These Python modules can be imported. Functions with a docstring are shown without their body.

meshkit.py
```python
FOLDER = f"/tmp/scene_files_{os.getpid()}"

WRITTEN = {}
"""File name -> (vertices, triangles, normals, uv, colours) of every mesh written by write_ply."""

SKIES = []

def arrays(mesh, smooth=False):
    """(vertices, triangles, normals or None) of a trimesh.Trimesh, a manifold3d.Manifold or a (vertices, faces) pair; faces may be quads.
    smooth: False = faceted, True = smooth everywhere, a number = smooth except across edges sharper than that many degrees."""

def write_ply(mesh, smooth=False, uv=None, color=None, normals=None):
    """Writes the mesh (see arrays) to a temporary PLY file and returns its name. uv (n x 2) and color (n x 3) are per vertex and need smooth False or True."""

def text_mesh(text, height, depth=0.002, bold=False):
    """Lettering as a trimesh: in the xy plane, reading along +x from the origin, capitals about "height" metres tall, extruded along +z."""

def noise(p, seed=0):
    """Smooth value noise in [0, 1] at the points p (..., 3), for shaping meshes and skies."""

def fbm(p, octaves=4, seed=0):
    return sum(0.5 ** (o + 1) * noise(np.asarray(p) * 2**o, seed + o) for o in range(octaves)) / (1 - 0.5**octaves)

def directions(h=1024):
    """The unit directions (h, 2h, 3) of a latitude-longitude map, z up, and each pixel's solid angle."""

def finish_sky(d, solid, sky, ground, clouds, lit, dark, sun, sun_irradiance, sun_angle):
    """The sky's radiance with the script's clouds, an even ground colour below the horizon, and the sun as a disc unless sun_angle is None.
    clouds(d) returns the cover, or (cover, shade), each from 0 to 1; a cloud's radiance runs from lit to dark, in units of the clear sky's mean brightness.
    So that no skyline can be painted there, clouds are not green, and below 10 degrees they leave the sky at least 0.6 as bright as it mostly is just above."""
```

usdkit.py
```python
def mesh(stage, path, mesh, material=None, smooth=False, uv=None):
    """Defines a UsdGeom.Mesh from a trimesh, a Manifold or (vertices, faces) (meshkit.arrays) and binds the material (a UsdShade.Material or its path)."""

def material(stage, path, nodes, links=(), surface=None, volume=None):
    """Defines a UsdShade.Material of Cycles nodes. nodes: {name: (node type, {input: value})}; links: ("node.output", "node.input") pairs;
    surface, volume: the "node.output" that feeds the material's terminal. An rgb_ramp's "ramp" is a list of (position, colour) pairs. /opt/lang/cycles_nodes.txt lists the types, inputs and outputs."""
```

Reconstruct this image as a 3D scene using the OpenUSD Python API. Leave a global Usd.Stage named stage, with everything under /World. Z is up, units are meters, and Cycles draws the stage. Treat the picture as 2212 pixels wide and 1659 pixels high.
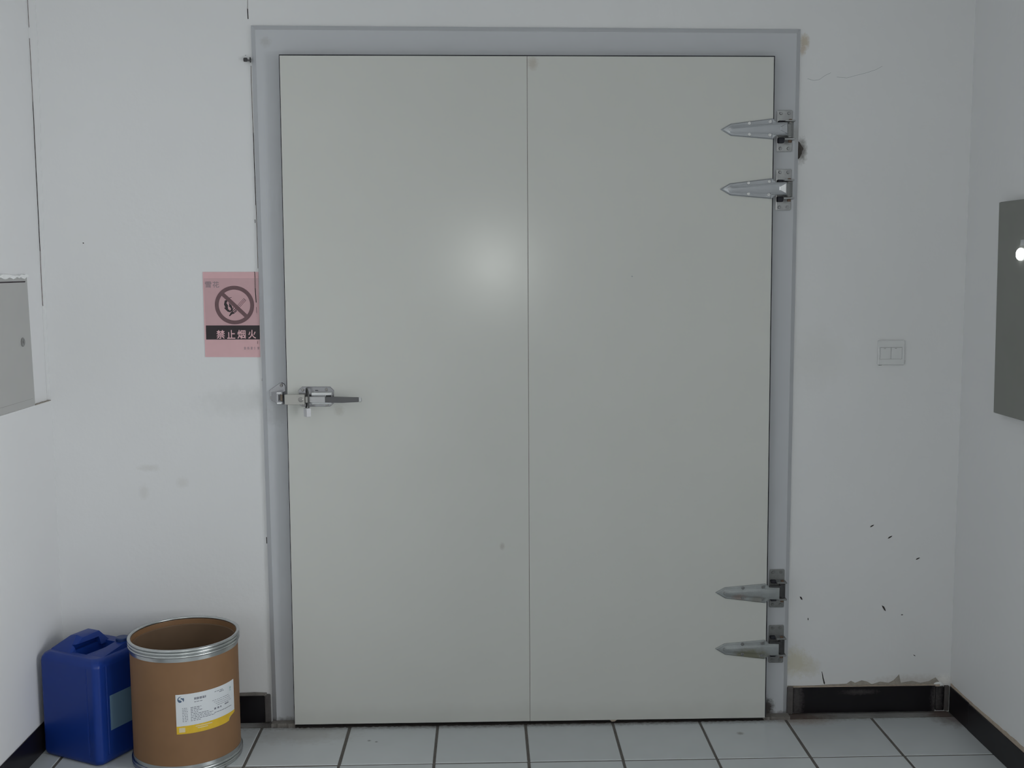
import math, random
import numpy as np, trimesh, manifold3d as mf, usdkit
from shapely.geometry import Polygon, LineString, Point, box as sbox
from shapely import affinity
from shapely.ops import unary_union
from pxr import Usd, UsdGeom, UsdLux, Gf

stage = Usd.Stage.CreateInMemory()
UsdGeom.SetStageUpAxis(stage, UsdGeom.Tokens.z); UsdGeom.SetStageMetersPerUnit(stage, 1.0)
UsdGeom.Xform.Define(stage, '/World')

# ---------------------------------------------------------------- camera, light, exposure
W_PX, H_PX, F_PX = 2212, 1659, 2394.2741
PITCH, YAW, ROLL = .106, .0255, -.0054
CAM = np.array([0, -3.7114, 1.5624])
fw = np.array([math.sin(YAW) * math.cos(PITCH), math.cos(YAW) * math.cos(PITCH), -math.sin(PITCH)])
rt = np.array([math.cos(YAW), -math.sin(YAW), 0.]); up = np.cross(rt, fw)
rt, up = math.cos(ROLL) * rt + math.sin(ROLL) * up, -math.sin(ROLL) * rt + math.cos(ROLL) * up
cam = UsdGeom.Camera.Define(stage, '/World/camera')
cam.AddTransformOp().Set(Gf.Matrix4d(*rt, 0, *up, 0, *(-fw), 0, *CAM, 1))
cam.CreateHorizontalApertureAttr(36.0); cam.CreateVerticalApertureAttr(36.0 * H_PX / W_PX)
cam.CreateFocalLengthAttr(36.0 * F_PX / W_PX); cam.CreateClippingRangeAttr(Gf.Vec2f(.05, 100))
cam.CreateExposureAttr(0.0)

dome = UsdLux.DomeLight.Define(stage, '/World/sky'); dome.CreateIntensityAttr(.5); dome.CreateColorAttr(Gf.Vec3f(.85, .93, 1))
WIN = (-2.95, -1.55, .42, 1.90)                     # the window of the right-hand wall: y from, y to, z from, z to
day = UsdLux.RectLight.Define(stage, '/World/daylight')   # overcast daylight entering by that window
day.AddTranslateOp().Set(Gf.Vec3d(1.86, (WIN[0] + WIN[1]) / 2, (WIN[2] + WIN[3]) / 2)); day.AddRotateYOp().Set(90.0)
day.CreateWidthAttr(WIN[3] - WIN[2] + .1); day.CreateHeightAttr(WIN[1] - WIN[0] + .1)
day.CreateIntensityAttr(8.2); day.CreateColorAttr(Gf.Vec3f(.965, .98, .99))
phone = UsdLux.SphereLight.Define(stage, '/World/phone_lamp')  # the photographer's phone lamp, whose reflection glows on the door
phone.AddTranslateOp().Set(Gf.Vec3d(.066, -3.7614, 1.575)); phone.CreateRadiusAttr(.02); phone.CreateIntensityAttr(2150.0)
phone.CreateColorAttr(Gf.Vec3f(.97, 1, .96))

# ---------------------------------------------------------------- helpers
rng = random.Random(7)
made = set()
origin = {}

def free(path):
    if path not in made:
        made.add(path); return path
    k = 1
    while f'{path}_{k:03d}' in made: k += 1
    made.add(f'{path}_{k:03d}'); return f'{path}_{k:03d}'

def tag(prim, label=None, cat=None, group=None, kind=None):
    for k, v in (('label', label), ('category', cat), ('group', group), ('kind', kind)):
        if v: prim.SetCustomDataByKey(k, v)

def thing(name, loc, label=None, cat=None, group=None, kind=None):
    path = free('/World/' + name)
    x = UsdGeom.Xform.Define(stage, path); x.AddTranslateOp().Set(Gf.Vec3d(*map(float, loc)))
    origin[path] = np.array(loc, float); tag(x.GetPrim(), label, cat, group, kind)
    return path

def arr(m):
    if isinstance(m, mf.Manifold):
        q = m.to_mesh(); return np.array(q.vert_properties[:, :3], float), np.array(q.tri_verts, int)
    if isinstance(m, trimesh.Trimesh): return np.array(m.vertices, float), np.array(m.faces, int)
    v, f = np.asarray(m[0], float), np.asarray(m[1], int)
    if f.shape[1] == 4: f = np.vstack([f[:, [0, 1, 2]], f[:, [0, 2, 3]]])
    return v, f

def join(*ms):
    vs, fs, n = [], [], 0
    for m in ms:
        v, f = arr(m); vs.append(v); fs.append(f + n); n += len(v)
    return np.vstack(vs), np.vstack(fs)

def part(name, mesh, m, parent='/World', smooth=False, label=None, cat=None, group=None, kind=None):
    """One Mesh prim from world coordinates, a child of parent."""
    path = free(parent + '/' + name)
    o = origin.get(parent, np.zeros(3)); origin[path] = o
    v, f = arr(mesh)
    p = usdkit.mesh(stage, path, trimesh.Trimesh(v - o, f, process=False), M[m], smooth=smooth)
    tag(p.GetPrim(), label, cat, group, kind)
    return path

def bx(x0, x1, y0, y1, z0, z1):
    return mf.Manifold.cube([x1 - x0, y1 - y0, z1 - z0]).translate([x0, y0, z0])

def rbx(x0, x1, y0, y1, z0, z1, r):
    """A box with chamfered edges and corners."""
    P = []
    for x, y, z in ((x0, y0, z0), (x1, y1, z1)): pass
    for sx in (0, 1):
        for sy in (0, 1):
            for sz in (0, 1):
                c = np.array([x1 if sx else x0, y1 if sy else y0, z1 if sz else z0]); d = np.array([-r if sx else r, -r if sy else r, -r if sz else r])
                for k in range(3):
                    q = c + d; q[k] = c[k]; P.append(q)
    return mf.Manifold.hull_points(np.array(P))

def hull(P): return mf.Manifold.hull_points(np.asarray(P, float))

def prism(poly, y0, y1):
    """A polygon in (x, z) (shapely or a list), extruded from y0 to y1."""
    poly = poly if hasattr(poly, 'geom_type') else Polygon(poly)
    poly = poly.buffer(0)
    out = []
    for g in getattr(poly, 'geoms', [poly]):
        if g.area < 1e-9: continue
        t = trimesh.creation.extrude_polygon(g, abs(y1 - y0), engine='earcut')
        v = np.array(t.vertices); out.append((np.c_[v[:, 0], max(y0, y1) - v[:, 2], v[:, 1]], np.array(t.faces)))
    return join(*out)

def prism_x(poly, x0, x1):
    """A polygon in (y, z), extruded along x."""
    v, f = prism(poly, x0, x1)
    return np.c_[v[:, 1], v[:, 0], v[:, 2]], f[:, ::-1]

def lathe(prof, c, axis='z', n=48):
    """prof: (radius, height) list revolved about the axis through c. Closed profile when it does not start and end at radius 0."""
    a = np.linspace(0, 2 * np.pi, n, endpoint=False); P = np.array(prof, float); k = len(P)
    closed = P[0, 0] > 1e-9
    v = np.stack([np.outer(P[:, 0], np.cos(a)), np.outer(P[:, 0], np.sin(a)), np.repeat(P[:, 1:], n, 1)], -1).reshape(-1, 3)
    f = []
    for i in range(k if closed else k - 1):
        j = (i + 1) % k
        for s in range(n):
            t = (s + 1) % n
            f += [[i * n + s, i * n + t, j * n + t], [i * n + s, j * n + t, j * n + s]]
    if axis == 'y': v = np.c_[v[:, 0], -v[:, 2], v[:, 1]]      # heights grow towards -y, out of the back wall
    if axis == 'x': v = np.c_[v[:, 2], v[:, 0], v[:, 1]]
    if axis == '-x': v = np.c_[-v[:, 2], v[:, 1], v[:, 0]]
    t = trimesh.Trimesh(v + np.array(c, float), np.array(f), process=True); t.fix_normals()
    return t

def tube(pts, r, n=10):
    P = np.array(pts, float)
    T = np.gradient(P, axis=0); T /= np.linalg.norm(T, axis=1)[:, None]
    ref = np.array([1., 0, 0]) if abs(T[0][0]) < .9 else np.array([0, 1., 0])
    a = np.linspace(0, 2 * np.pi, n, endpoint=False); V = []
    for p, t in zip(P, T):
        u = np.cross(t, ref); u /= np.linalg.norm(u); w = np.cross(t, u)
        V.append(p + r * (np.outer(np.cos(a), u) + np.outer(np.sin(a), w)))
    V = np.vstack(V); f = []
    for i in range(len(P) - 1):
        for s in range(n):
            q = (s + 1) % n; f += [[i * n + s, i * n + q, (i + 1) * n + q], [i * n + s, (i + 1) * n + q, (i + 1) * n + s]]
    for s in range(1, n - 1):
        f += [[0, s + 1, s], [(len(P) - 1) * n, (len(P) - 1) * n + s, (len(P) - 1) * n + s + 1]]
    t = trimesh.Trimesh(V, f, process=False); t.fix_normals(); return t

def spline(pts, n=40):
    from scipy.interpolate import CubicSpline
    P = np.array(pts, float); t = np.r_[0, np.cumsum(np.linalg.norm(np.diff(P, axis=0), axis=1))]
    return CubicSpline(t, P)(np.linspace(0, t[-1], n))

# ---------------------------------------------------------------- materials
M = {}
def mat(name, col, rough=.5, metal=0., var=.04, scale=6., bump=0., bscale=120., coat=0., coat_r=.15, spec=.5, blots=(), extra=None, emit=None):
    """Principled paint, plastic or metal: a tone that wanders a little, fine relief, and stains or painted shade (centre, radius, colour, strength, stretch xyz)."""
    n = {'g': ('geometry', {}), 'nz': ('noise_texture', {'scale': scale, 'detail': 4.0, 'roughness': .6}),
         'c0': ('mix_color', {'a': [c * (1 - var) for c in col], 'b': [min(1, c * (1 + var)) for c in col]}),
         'p': ('principled_bsdf', {'roughness': rough, 'metallic': metal, 'coat_weight': coat, 'coat_roughness': coat_r, 'specular_ior_level': spec})}
    l = [('g.position', 'nz.vector'), ('nz.fac', 'c0.fac')]
    last = 'c0.result'
    for i, (ctr, rad, c, k, st) in enumerate(blots):
        n[f'm{i}'] = ('mapping', {'location': [-ctr[j] * st[j] for j in range(3)], 'scale': st})
        n[f'w{i}'] = ('noise_texture', {'scale': 3.2 / rad, 'detail': 4.0, 'roughness': .65})
        n[f'v{i}'] = ('vector_math', {'math_type': 'length'})
        n[f'a{i}'] = ('math', {'math_type': 'multiply_add', 'value2': -1.1 * rad, 'value3': .55 * rad})
        n[f'd{i}'] = ('math', {'math_type': 'add'})
        n[f'r{i}'] = ('map_range', {'from_min': rad * 1.05, 'from_max': rad * .35, 'to_min': 0.0, 'to_max': k, 'clamp': True})
        n[f'x{i}'] = ('mix_color', {'b': c})
        l += [('g.position', f'm{i}.vector'), (f'm{i}.vector', f'v{i}.vector1'), ('g.position', f'w{i}.vector'), (f'w{i}.fac', f'a{i}.value1'),
              (f'v{i}.value', f'd{i}.value1'), (f'a{i}.value', f'd{i}.value2'), (f'd{i}.value', f'r{i}.value'), (f'r{i}.result', f'x{i}.fac'), (last, f'x{i}.a')]
        last = f'x{i}.result'
    l.append((last, 'p.base_color'))
    if bump:
        n['bn'] = ('noise_texture', {'scale': bscale, 'detail': 3.0}); n['bp'] = ('bump', {'strength': bump, 'distance': .002})
        l += [('g.position', 'bn.vector'), ('bn.fac', 'bp.height'), ('bp.normal', 'p.normal')]
    if emit: n['p'][1].update({'emission_color': emit[0], 'emission_strength': emit[1]})
    M[name] = usdkit.material(stage, '/World/Looks/' + name, n, l, surface='p.BSDF')

WALL = (.765, .770, .780)
S1 = (1, 1, 1)
mat('wall_paint', WALL, .55, var=.02, scale=2.5, bump=.25, bscale=55, blots=[
    ((1.062, 0, 2.290), .030, (.50, .42, .30), .75, (1.6, 1, 1)), ((1.056, 0, 2.262), .020, (.50, .40, .30), .6, (1.6, 1, 1)),
    ((1.075, 0, .185), .060, (.55, .50, .33), .6, (1, 1, 1)), ((1.13, 0, .165), .040, (.58, .54, .42), .45, (1, 1, 1)),
    ((1.060, 0, 1.938),   .040, (.16, .15, .14), .85, (1.9, 1, .85)),
    ((-1.13, 0, .893), .045, (.52, .50, .46), .28, (1, 1, 3.2)), ((-1.02, 0, .842), .026, (.55, .53, .49), .25, (1, 1, 1.2)), ((-1.15, 0, .81), .03, (.55, .53, .49), .25, (1.5, 1, 1)),
    ((-.83, 0, 1.115), .085, (.55, .56, .55), .28, (.6, 1, 1.4)), ((1.49, 0, .105), .05, (.50, .46, .42), .5, (.3, 1, 1.6)),
    ((1.12, 0, 1.25), .12, (.66, .66, .64), .3, (1, 1, 1)), ((1.60, 0, .11), .03, (.95, .93, .90), .6, (1, 1, 1))])
mat('ceiling_paint', (.80, .81, .81), .6, var=.02)
mat('door_paint', (.615, .622, .595), .42, var=.025, scale=3., bump=.04, bscale=300, coat=.52, coat_r=.22, spec=.15, blots=[
    ((-.48, -.062, 1.09), .02, (.45, .44, .40), .5, S1), ((.057, -.062, .625), .010, (.42, .40, .38), .6, (1, 1, .7)),
    ((.165, -.062, 2.21), .02, (.42, .36, .30), .5, (1, 1, .8)), ((0, -.062, .02), .25, (.50, .50, .47), .35, (.14, 1, 4))])
mat('frame_paint', (.55, .565, .595), .45, spec=.3, var=.03, scale=4., bump=.04, bscale=300, blots=[
    ((.975, -.022, .032), .034, (.06, .05, .045), .95, (1.2, 1, .8)), ((1.0, -.022, -.005), .05, (.07, .055, .05), .9, (.5, 1, 2)),
    ((-.68, -.022, -.005), .06, (.07, .06, .055), .9, (.5, 1, 2)), ((1.035, -.01, 1.99), .03, (.42, .41, .38), .5, S1),
    ((-.695, -.022, 2.285), .02, (.42, .42, .41), .45, (1, 1, 1)), ((-.69, -.022, 1.08), .05, (.40, .41, .42), .45, S1)])
mat('gasket', (.025, .025, .035), .7)
mat('dark_gap', (.05, .04, .045), .9)
mat('seam_dirt', (.20, .165, .16), .9, var=.3, scale=40)
mat('dark_mark', (.045, .04, .04), .8, var=.3, scale=80)
mat('hair_crack', (.40, .42, .43), .9, var=.2, scale=60)
mat('mortar', (.36, .33, .29), .9, var=.35, scale=60, bump=.6, bscale=200)
mat('mortar_tan', (.46, .38, .31), .9, var=.3, scale=70, bump=.6, bscale=200)
mat('plaster_white', (.85, .86, .86), .8, var=.05, scale=40, bump=.5, bscale=150)
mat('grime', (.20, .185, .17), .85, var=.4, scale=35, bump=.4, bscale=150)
mat('shade_and_dirt', (.05, .043, .040), .9, var=.4, scale=40)
mat('hole_dark', (.07, .06, .055), .95, var=.4, scale=90, bump=.8, bscale=200)
mat('skirting_black', (.009, .0075, .0095), .30, var=.35, spec=.3, scale=18, blots=[((1.08, -.02, .05), .03, (.11, .10, .10), .6, (1, 1, .3)), ((1.575, -.02, .05), .025, (.13, .12, .12), .6, (1, 1, .3)), ((1.3, -.02, .078), .03, (.09, .08, .08), .6, (.4, 1, 2.5))])
mat('skirting_dusty', (.10, .09, .088), .6, var=.4, scale=50)
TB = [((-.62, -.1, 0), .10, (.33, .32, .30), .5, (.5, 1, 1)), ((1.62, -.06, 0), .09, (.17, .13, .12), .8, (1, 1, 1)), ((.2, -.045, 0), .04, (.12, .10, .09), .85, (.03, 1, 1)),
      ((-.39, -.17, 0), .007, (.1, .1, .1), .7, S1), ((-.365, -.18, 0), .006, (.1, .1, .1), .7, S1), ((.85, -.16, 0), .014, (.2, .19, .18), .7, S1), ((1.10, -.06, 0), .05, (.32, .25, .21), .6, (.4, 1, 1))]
for i, k in enumerate((1.0, .965, 1.03)):
    mat(f'floor_tile_{"abc"[i]}', (.555 * k, .585 * k, .60 * k), .32, var=.05, scale=9., bump=.03, bscale=30, blots=TB)
mat('grout', (.125, .115, .105), .85, var=.35, scale=25, bump=.4, bscale=150)
mat('floor_edge', (.24, .235, .23), .8, var=.45, scale=14, bump=.4, bscale=120, blots=[((1.06, -.03, 0), .10, (.10, .07, .06), .9, (.6, 1, 1)), ((1.60, -.03, 0), .08, (.12, .08, .07), .9, S1), ((.15, -.03, 0), .45, (.05, .042, .04), .95, (.5, 1, 1)), ((-.66, -.03, 0), .12, (.07, .055, .05), .9, (.8, 1, 1))])  # the long dark blot paints the shade under the door
mat('chrome', (.45, .45, .47), .24, 1., var=.04, scale=20, bump=.03, bscale=200)
mat('chrome_bright', (.90, .90, .91), .16, 1., var=.02)
mat('steel_satin', (.36, .35, .34), .38, 1., var=.06, scale=30)
mat('cast_grey', (.42, .435, .46), .34, .75, var=.06, scale=20, bump=.05, bscale=200)
mat('cast_dull', (.33, .35, .355), .50, .55, var=.22, scale=28, bump=.15, bscale=200, blots=[((.90, -.07, .235), .05, (.20, .19, .12), .8, (.7, 1, 1.6)), ((.86, -.07, .44), .03, (.28, .20, .17), .6, (1, 1, 2)), ((.92, -.07, .43), .03, (.22, .20, .17), .6, (1, 1, 1.5))])
mat('screw_bright', (.72, .72, .72), .30, 1., var=.03)
mat('bracket_bright', (.40, .405, .41), .34, .9, var=.30, scale=45, bump=.12, bscale=160)
mat('bracket_dull', (.25, .255, .255), .55, .55, var=.35, scale=40, bump=.2, bscale=200)
mat('pin_rust', (.16, .10, .07), .6, .3, var=.3, scale=90)
mat('hinge_dark', (.07, .07, .072), .5, .5, var=.3, scale=60)
mat('grip_grey', (.115, .115, .12), .5, var=.05)
mat('arm_grey', (.47, .46, .435), .38, .35, var=.04)
mat('lever_grey', (.50, .50, .51), .35, .6, var=.04)
mat('roller_brown', (.34, .27, .21), .5)
mat('padlock_body', (.60, .60, .62), .35, .25, var=.04)
mat('padlock_shackle', (.10, .10, .10), .35, .8)
mat('paper_pink', (.72, .455, .48), .75, var=.05, scale=30, bump=.1, bscale=60)
mat('paper_pink_faded', (.61, .39, .415), .75, var=.05, scale=30)
mat('print_maroon', (.165, .095, .105), .75, var=.12, scale=60)
mat('print_black', (.03, .022, .026), .6, var=.2, scale=60)
mat('print_faint', (.33, .25, .27), .8)
mat('kraft', (.240, .128, .060), .62, var=.10, scale=14, bump=.1, bscale=150)
mat('kraft_inner', (.155, .095, .055), .75, var=.10, scale=14)
mat('tin', (.55, .57, .57), .28, 1., var=.06, scale=30)
mat('label_white', (.70, .73, .76), .5, var=.02)
mat('label_yellow', (.72, .47, .03), .5, var=.10, scale=60)
mat('label_cream', (.72, .62, .40), .5)
mat('ink_blue', (.09, .14, .22), .6)
mat('ink_grey', (.24, .25, .29), .6, var=.25, scale=300)
mat('ink_green', (.35, .48, .47), .6)
mat('can_blue', (.007, .036, .235), .36, var=.08, scale=12, bump=.08, bscale=60, spec=.35)
mat('can_cap_blue', (.008, .035, .15), .4)
mat('can_label', (.13, .23, .34), .6, var=.05)
mat('box_grey', (.44, .44, .43), .42, var=.04, scale=8)
mat('box_lock', (.30, .30, .295), .35, .7)
mat('cabinet_steel', (.235, .24, .22), .38, .35, var=.07, scale=9, bump=.05, bscale=200)
mat('switch_white', (.70, .71, .715), .35, var=.01)
mat('lamp_on', (.9, .92, .95), .3, emit=((.95, 1, 1), 6.0))
mat('name_plate', (.42, .43, .44), .5)
mat('window_frame', (.70, .71, .71), .4)
M['pane'] = usdkit.material(stage, '/World/Looks/pane', {'t': ('transparent_bsdf', {}), 'g': ('glossy_bsdf', {'roughness': .02}), 'f': ('fresnel', {'IOR': 1.45}), 'm': ('mix_closure', {})},
                            [('f.fac', 'm.fac'), ('t.BSDF', 'm.closure1'), ('g.BSDF', 'm.closure2')], surface='m.closure')

# ---------------------------------------------------------------- the room
XL, XU, XR, YF, ZC = -1.444, -1.457, 1.625, -6.0, 3.0      # lower and upper left wall, right wall, wall behind the camera, ceiling
wb = part('wall_back', bx(-1.75, 1.95, 0, .2, -.1, ZC + .1), 'wall_paint', kind='structure', label='white painted wall around the grey cold-room door')
wl = part('wall_left', join(bx(-1.75, XL, YF, .0, -.1, 1.125), bx(-1.75, XU, YF, .0, 1.125, ZC + .1)), 'wall_paint', kind='structure', label='white wall at the left with a shallow step at box height')
hole = bx(1.5, 2.1, WIN[0], WIN[1], WIN[2], WIN[3])
wr = part('wall_right', bx(XR, 1.95, YF, .0, -.1, ZC + .1) - hole, 'wall_paint', kind='structure', label='white wall at the right behind the dark cabinet')
part('wall_front', bx(-1.75, 1.95, YF - .2, YF, -.1, ZC + .1), 'wall_paint', kind='structure', label='white wall behind the photographer')
part('ceiling', bx(-1.75, 1.95, YF, .2, ZC, ZC + .2), 'ceiling_paint', kind='structure', label='white ceiling')
win = thing('window_1', (1.7, WIN[0], WIN[2]), 'white framed window in the right wall, nearer the photographer', kind='structure')
wf = mf.Manifold()
for a in ((WIN[0], WIN[0] + .05), (WIN[1] - .05, WIN[1]), ((WIN[0] + WIN[1]) / 2 - .03, (WIN[0] + WIN[1]) / 2 + .03)): wf += bx(1.70, 1.75, a[0], a[1], WIN[2], WIN[3])
for a in ((WIN[2], WIN[2] + .05), (WIN[3] - .05, WIN[3])): wf += bx(1.70, 1.75, WIN[0], WIN[1], a[0], a[1])
part('window_frame', wf, 'window_frame', win)
for a, b in ((WIN[0] + .05, (WIN[0] + WIN[1]) / 2 - .03), ((WIN[0] + WIN[1]) / 2 + .03, WIN[1] - .05)):
    part('pane', bx(1.723, 1.727, a, b, WIN[2] + .05, WIN[3] - .05), 'pane', win)

# floor: grout bed, tiles, and the dirty cement edge along the back wall
fl = part('floor', bx(-1.75, 1.95, YF, .2, -.1, -.0025), 'grout', kind='structure', label='floor of pale grey square tiles with dark joints')
def tile(x0, x1, y0, y1, h=0., c=.002):
    P = [(x0, y0, -.006), (x1, y0, -.006), (x1, y1, -.006), (x0, y1, -.006)]
    Q = [(x0, y0, h - c), (x1, y0, h - c), (x1, y1, h - c), (x0, y1, h - c)]
    R = [(x0 + c, y0 + c, h), (x1 - c, y0 + c, h), (x1 - c, y1 - c, h), (x0 + c, y1 - c, h)]
    v = np.array(P + Q + R); f = [[8, 9, 10, 11]]
    for s in (0, 4):
        for i in range(4): f.append([s + i, s + (i + 1) % 4, s + 4 + (i + 1) % 4, s + 4 + i])
    return v, np.array(f)
xs = [-.767 + .3 * k for k in range(-3, 9)]
rest = []
for row in range(20):
    y1 = -.048 - .3 * row
    for k in range(len(xs)):
        x0, x1 = max(xs[k] + .0045, XL + .002), min((xs[k + 1] if k + 1 < len(xs) else 9) - .0045, XR - .002)
        if x1 - x0 < .01: continue
        x0 = x0 if xs[k] > XL else XL + .002
        j = lambda s: rng.uniform(-s, s)
        t = tile(x0 + j(.0008), x1 + j(.0008), max(y1 - .2955 + j(.001), YF), y1 - .004 + j(.001), j(.0004))
        if row < 5: part('tile', t, 'floor_tile_' + rng.choice('abc'), fl)
        else: rest.append(t)
x1 = xs[0] - .004
part('tile_field', join(*rest), 'floor_tile_a', fl, kind='stuff')
def ragged(x0, x1, y0, y1, z0, z1, amp, n, seed):
    """A strip along x from y1 (straight, at the wall) to y0 (uneven)."""
    r = random.Random(seed); X = np.linspace(x0, x1, n)
    pts = [(x, y0 + r.uniform(-amp, amp)) for x in X]
    poly = Polygon(pts + [(x1, y1), (x0, y1)])
    t = trimesh.creation.extrude_polygon(poly.buffer(0), z1 - z0, engine='earcut'); t.apply_translation([0, 0, z0]); return t
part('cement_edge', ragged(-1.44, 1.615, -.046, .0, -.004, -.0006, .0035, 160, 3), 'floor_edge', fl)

# black skirting
def ragged_x(poly_top, z0): pass
bb = thing('baseboard_back', (0, 0, 0), 'black glazed skirting tiles along the foot of the back wall', kind='structure')
part('tile', rbx(-1.44, -.765, -.012, .0, .0, .097, .0015), 'skirting_black', bb)
part('tile', rbx(1.0705, 1.569, -.012, .0, .004, .0965, .0015), 'skirting_black', bb)
part('tile', rbx(1.573, 1.600, -.011, .0, .006, .092, .0015), 'skirting_black', bb)
part('tile', rbx(1.603, 1.619, -.010, .0, .004, .094, .0015), 'skirting_dusty', bb)
part('end_mortar', rbx(1.0485, 1.0705, -.011, .0, .0, .098, .003), 'skirting_dusty', bb)
part('end_mortar', rbx(-.765, -.744, -.010, .0, .0, .100, .003), 'skirting_dusty', bb)
part('top_mortar', prism([(-1.44, .095), (-.757, .095), (-.757, .104), (-.80, .106), (-.85, .1045), (-.95, .106), (-1.1, .104), (-1.44, .104)], -.010, .002), 'grime', bb)
TORN = [(1.0505, .1005), (1.1006, .0995), (1.1654, .1005), (1.2007, .1028), (1.2361, .1032), (1.2597, .1046), (1.2742, .1144), (1.2891, .1069), (1.3125, .1156), (1.3303, .1111), (1.3483, .1011), (1.3776, .1098), (1.4073, .1051), (1.4248, .1139), (1.443, .1348), (1.4499, .1044), (1.49, .1111), (1.5198, .1033), (1.5492, .1089), (1.5725, .1219), (1.5817, .1115), (1.5911, .0992)]
part('torn_plaster', prism(TORN + [(1.5911, .09), (1.0505, .09)], -.0015, .002), 'mortar', bb)
r_ = random.Random(5)
part('top_mortar', prism([(x, .0985 + r_.uniform(-.0008, .0012)) for x in np.linspace(1.0705, 1.585, 40)] + [(1.585, .093), (1.0705, .093)], -.0095, .002), 'mortar_tan', bb)
part('corner_plaster', hull([(1.583 + .018 * math.cos(a) * q, -.004 - .006 * (1 - q), .0985 + .009 * math.sin(a) * q) for a in np.linspace(0, 6.28, 14) for q in (1, .5)] + [(1.60, 0, .1)]), 'plaster_white', bb)
br = thing('baseboard_right', (XR, 0, 0), 'black glazed skirting tiles along the foot of the right wall', kind='structure')
for i, (a, b) in enumerate([(-.162, -.012)] + [(-.164 - .5 * (k + 1), -.164 - .5 * k) for k in range(11)]):
    part('tile', rbx(1.619 - (.0012 if i % 2 else 0), XR, a, b, .0, .0945 - (.002 if i % 2 else 0), .0015), 'skirting_black', br)
Y = np.linspace(-.012, -5.9, 260)
part('top_mortar', prism_x([(y, .1035 + .0022 * math.sin(9 * y) + r_.uniform(-.0012, .0012)) for y in Y] + [(-5.9, .09), (-.012, .09)], 1.6215, XR + .002), 'mortar_tan', br)
bl = thing('baseboard_left', (XL, 0, 0), 'black glazed skirting tiles along the foot of the left wall', kind='structure')
for k in range(12): part('tile', rbx(XL, -1.4395, -.012 - .5 * (k + 1), -.013 - .5 * k, .0, .0955, .0012), 'skirting_black', bl)

# marks, cracks and patches of the walls, each with its own shape
def mark(name, pts, w, m, parent, y=0., t=.0008):
    """A short stroke of tapered width along pts (x, z) on the plane y."""
    L = LineString(pts).buffer(w / 2, cap_style=1, resolution=2)
    return part(name, prism(L, y - t, y + .0005), m, parent)
SP = [((1.3262, .6611), (1.3393, .6698)), ((1.3891, .6203), (1.4039, .6302)), ((1.489, .5446), (1.5028, .5521)), ((1.0876, .4191), (1.0966, .4071)), ((1.3753, .3837), (1.3894, .3632)), ((1.4433, .3486), (1.4509, .3497)), ((1.1174, .343), (1.1182, .334)), ((1.4916, .2049), (1.4988, .2005)), ((1.1713, .1487), (1.1806, .1074))]
for i, (a, b) in enumerate(SP):
    a, b = np.array(a), np.array(b); d = b - a; n = np.array([-d[1], d[0]]) / np.linalg.norm(d); w = (.0026, .0026, .0024, .0034, .0036, .0016, .0016, .0014, .0022)[i]
    if i == 8: poly = [a + n * .0006, a + .5 * d + n * .0018 - n * .001, b + n * w, b + d * .12, b - n * w, a + .5 * d - n * .0022, a - n * .0006]
    else: poly = [a, a + .3 * d + n * w, a + .7 * d + n * w * .7, b, a + .7 * d - n * w * .6, a + .3 * d - n * w * .5]
    part('scuff_mark', prism(Polygon(poly).buffer(.0002), -.0009, .0005), 'dark_mark', wb)
mark('scuff_mark', [(-1.3145, 1.6455), (-1.3133, 1.6450)], .003, 'dark_mark', wb)
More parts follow.
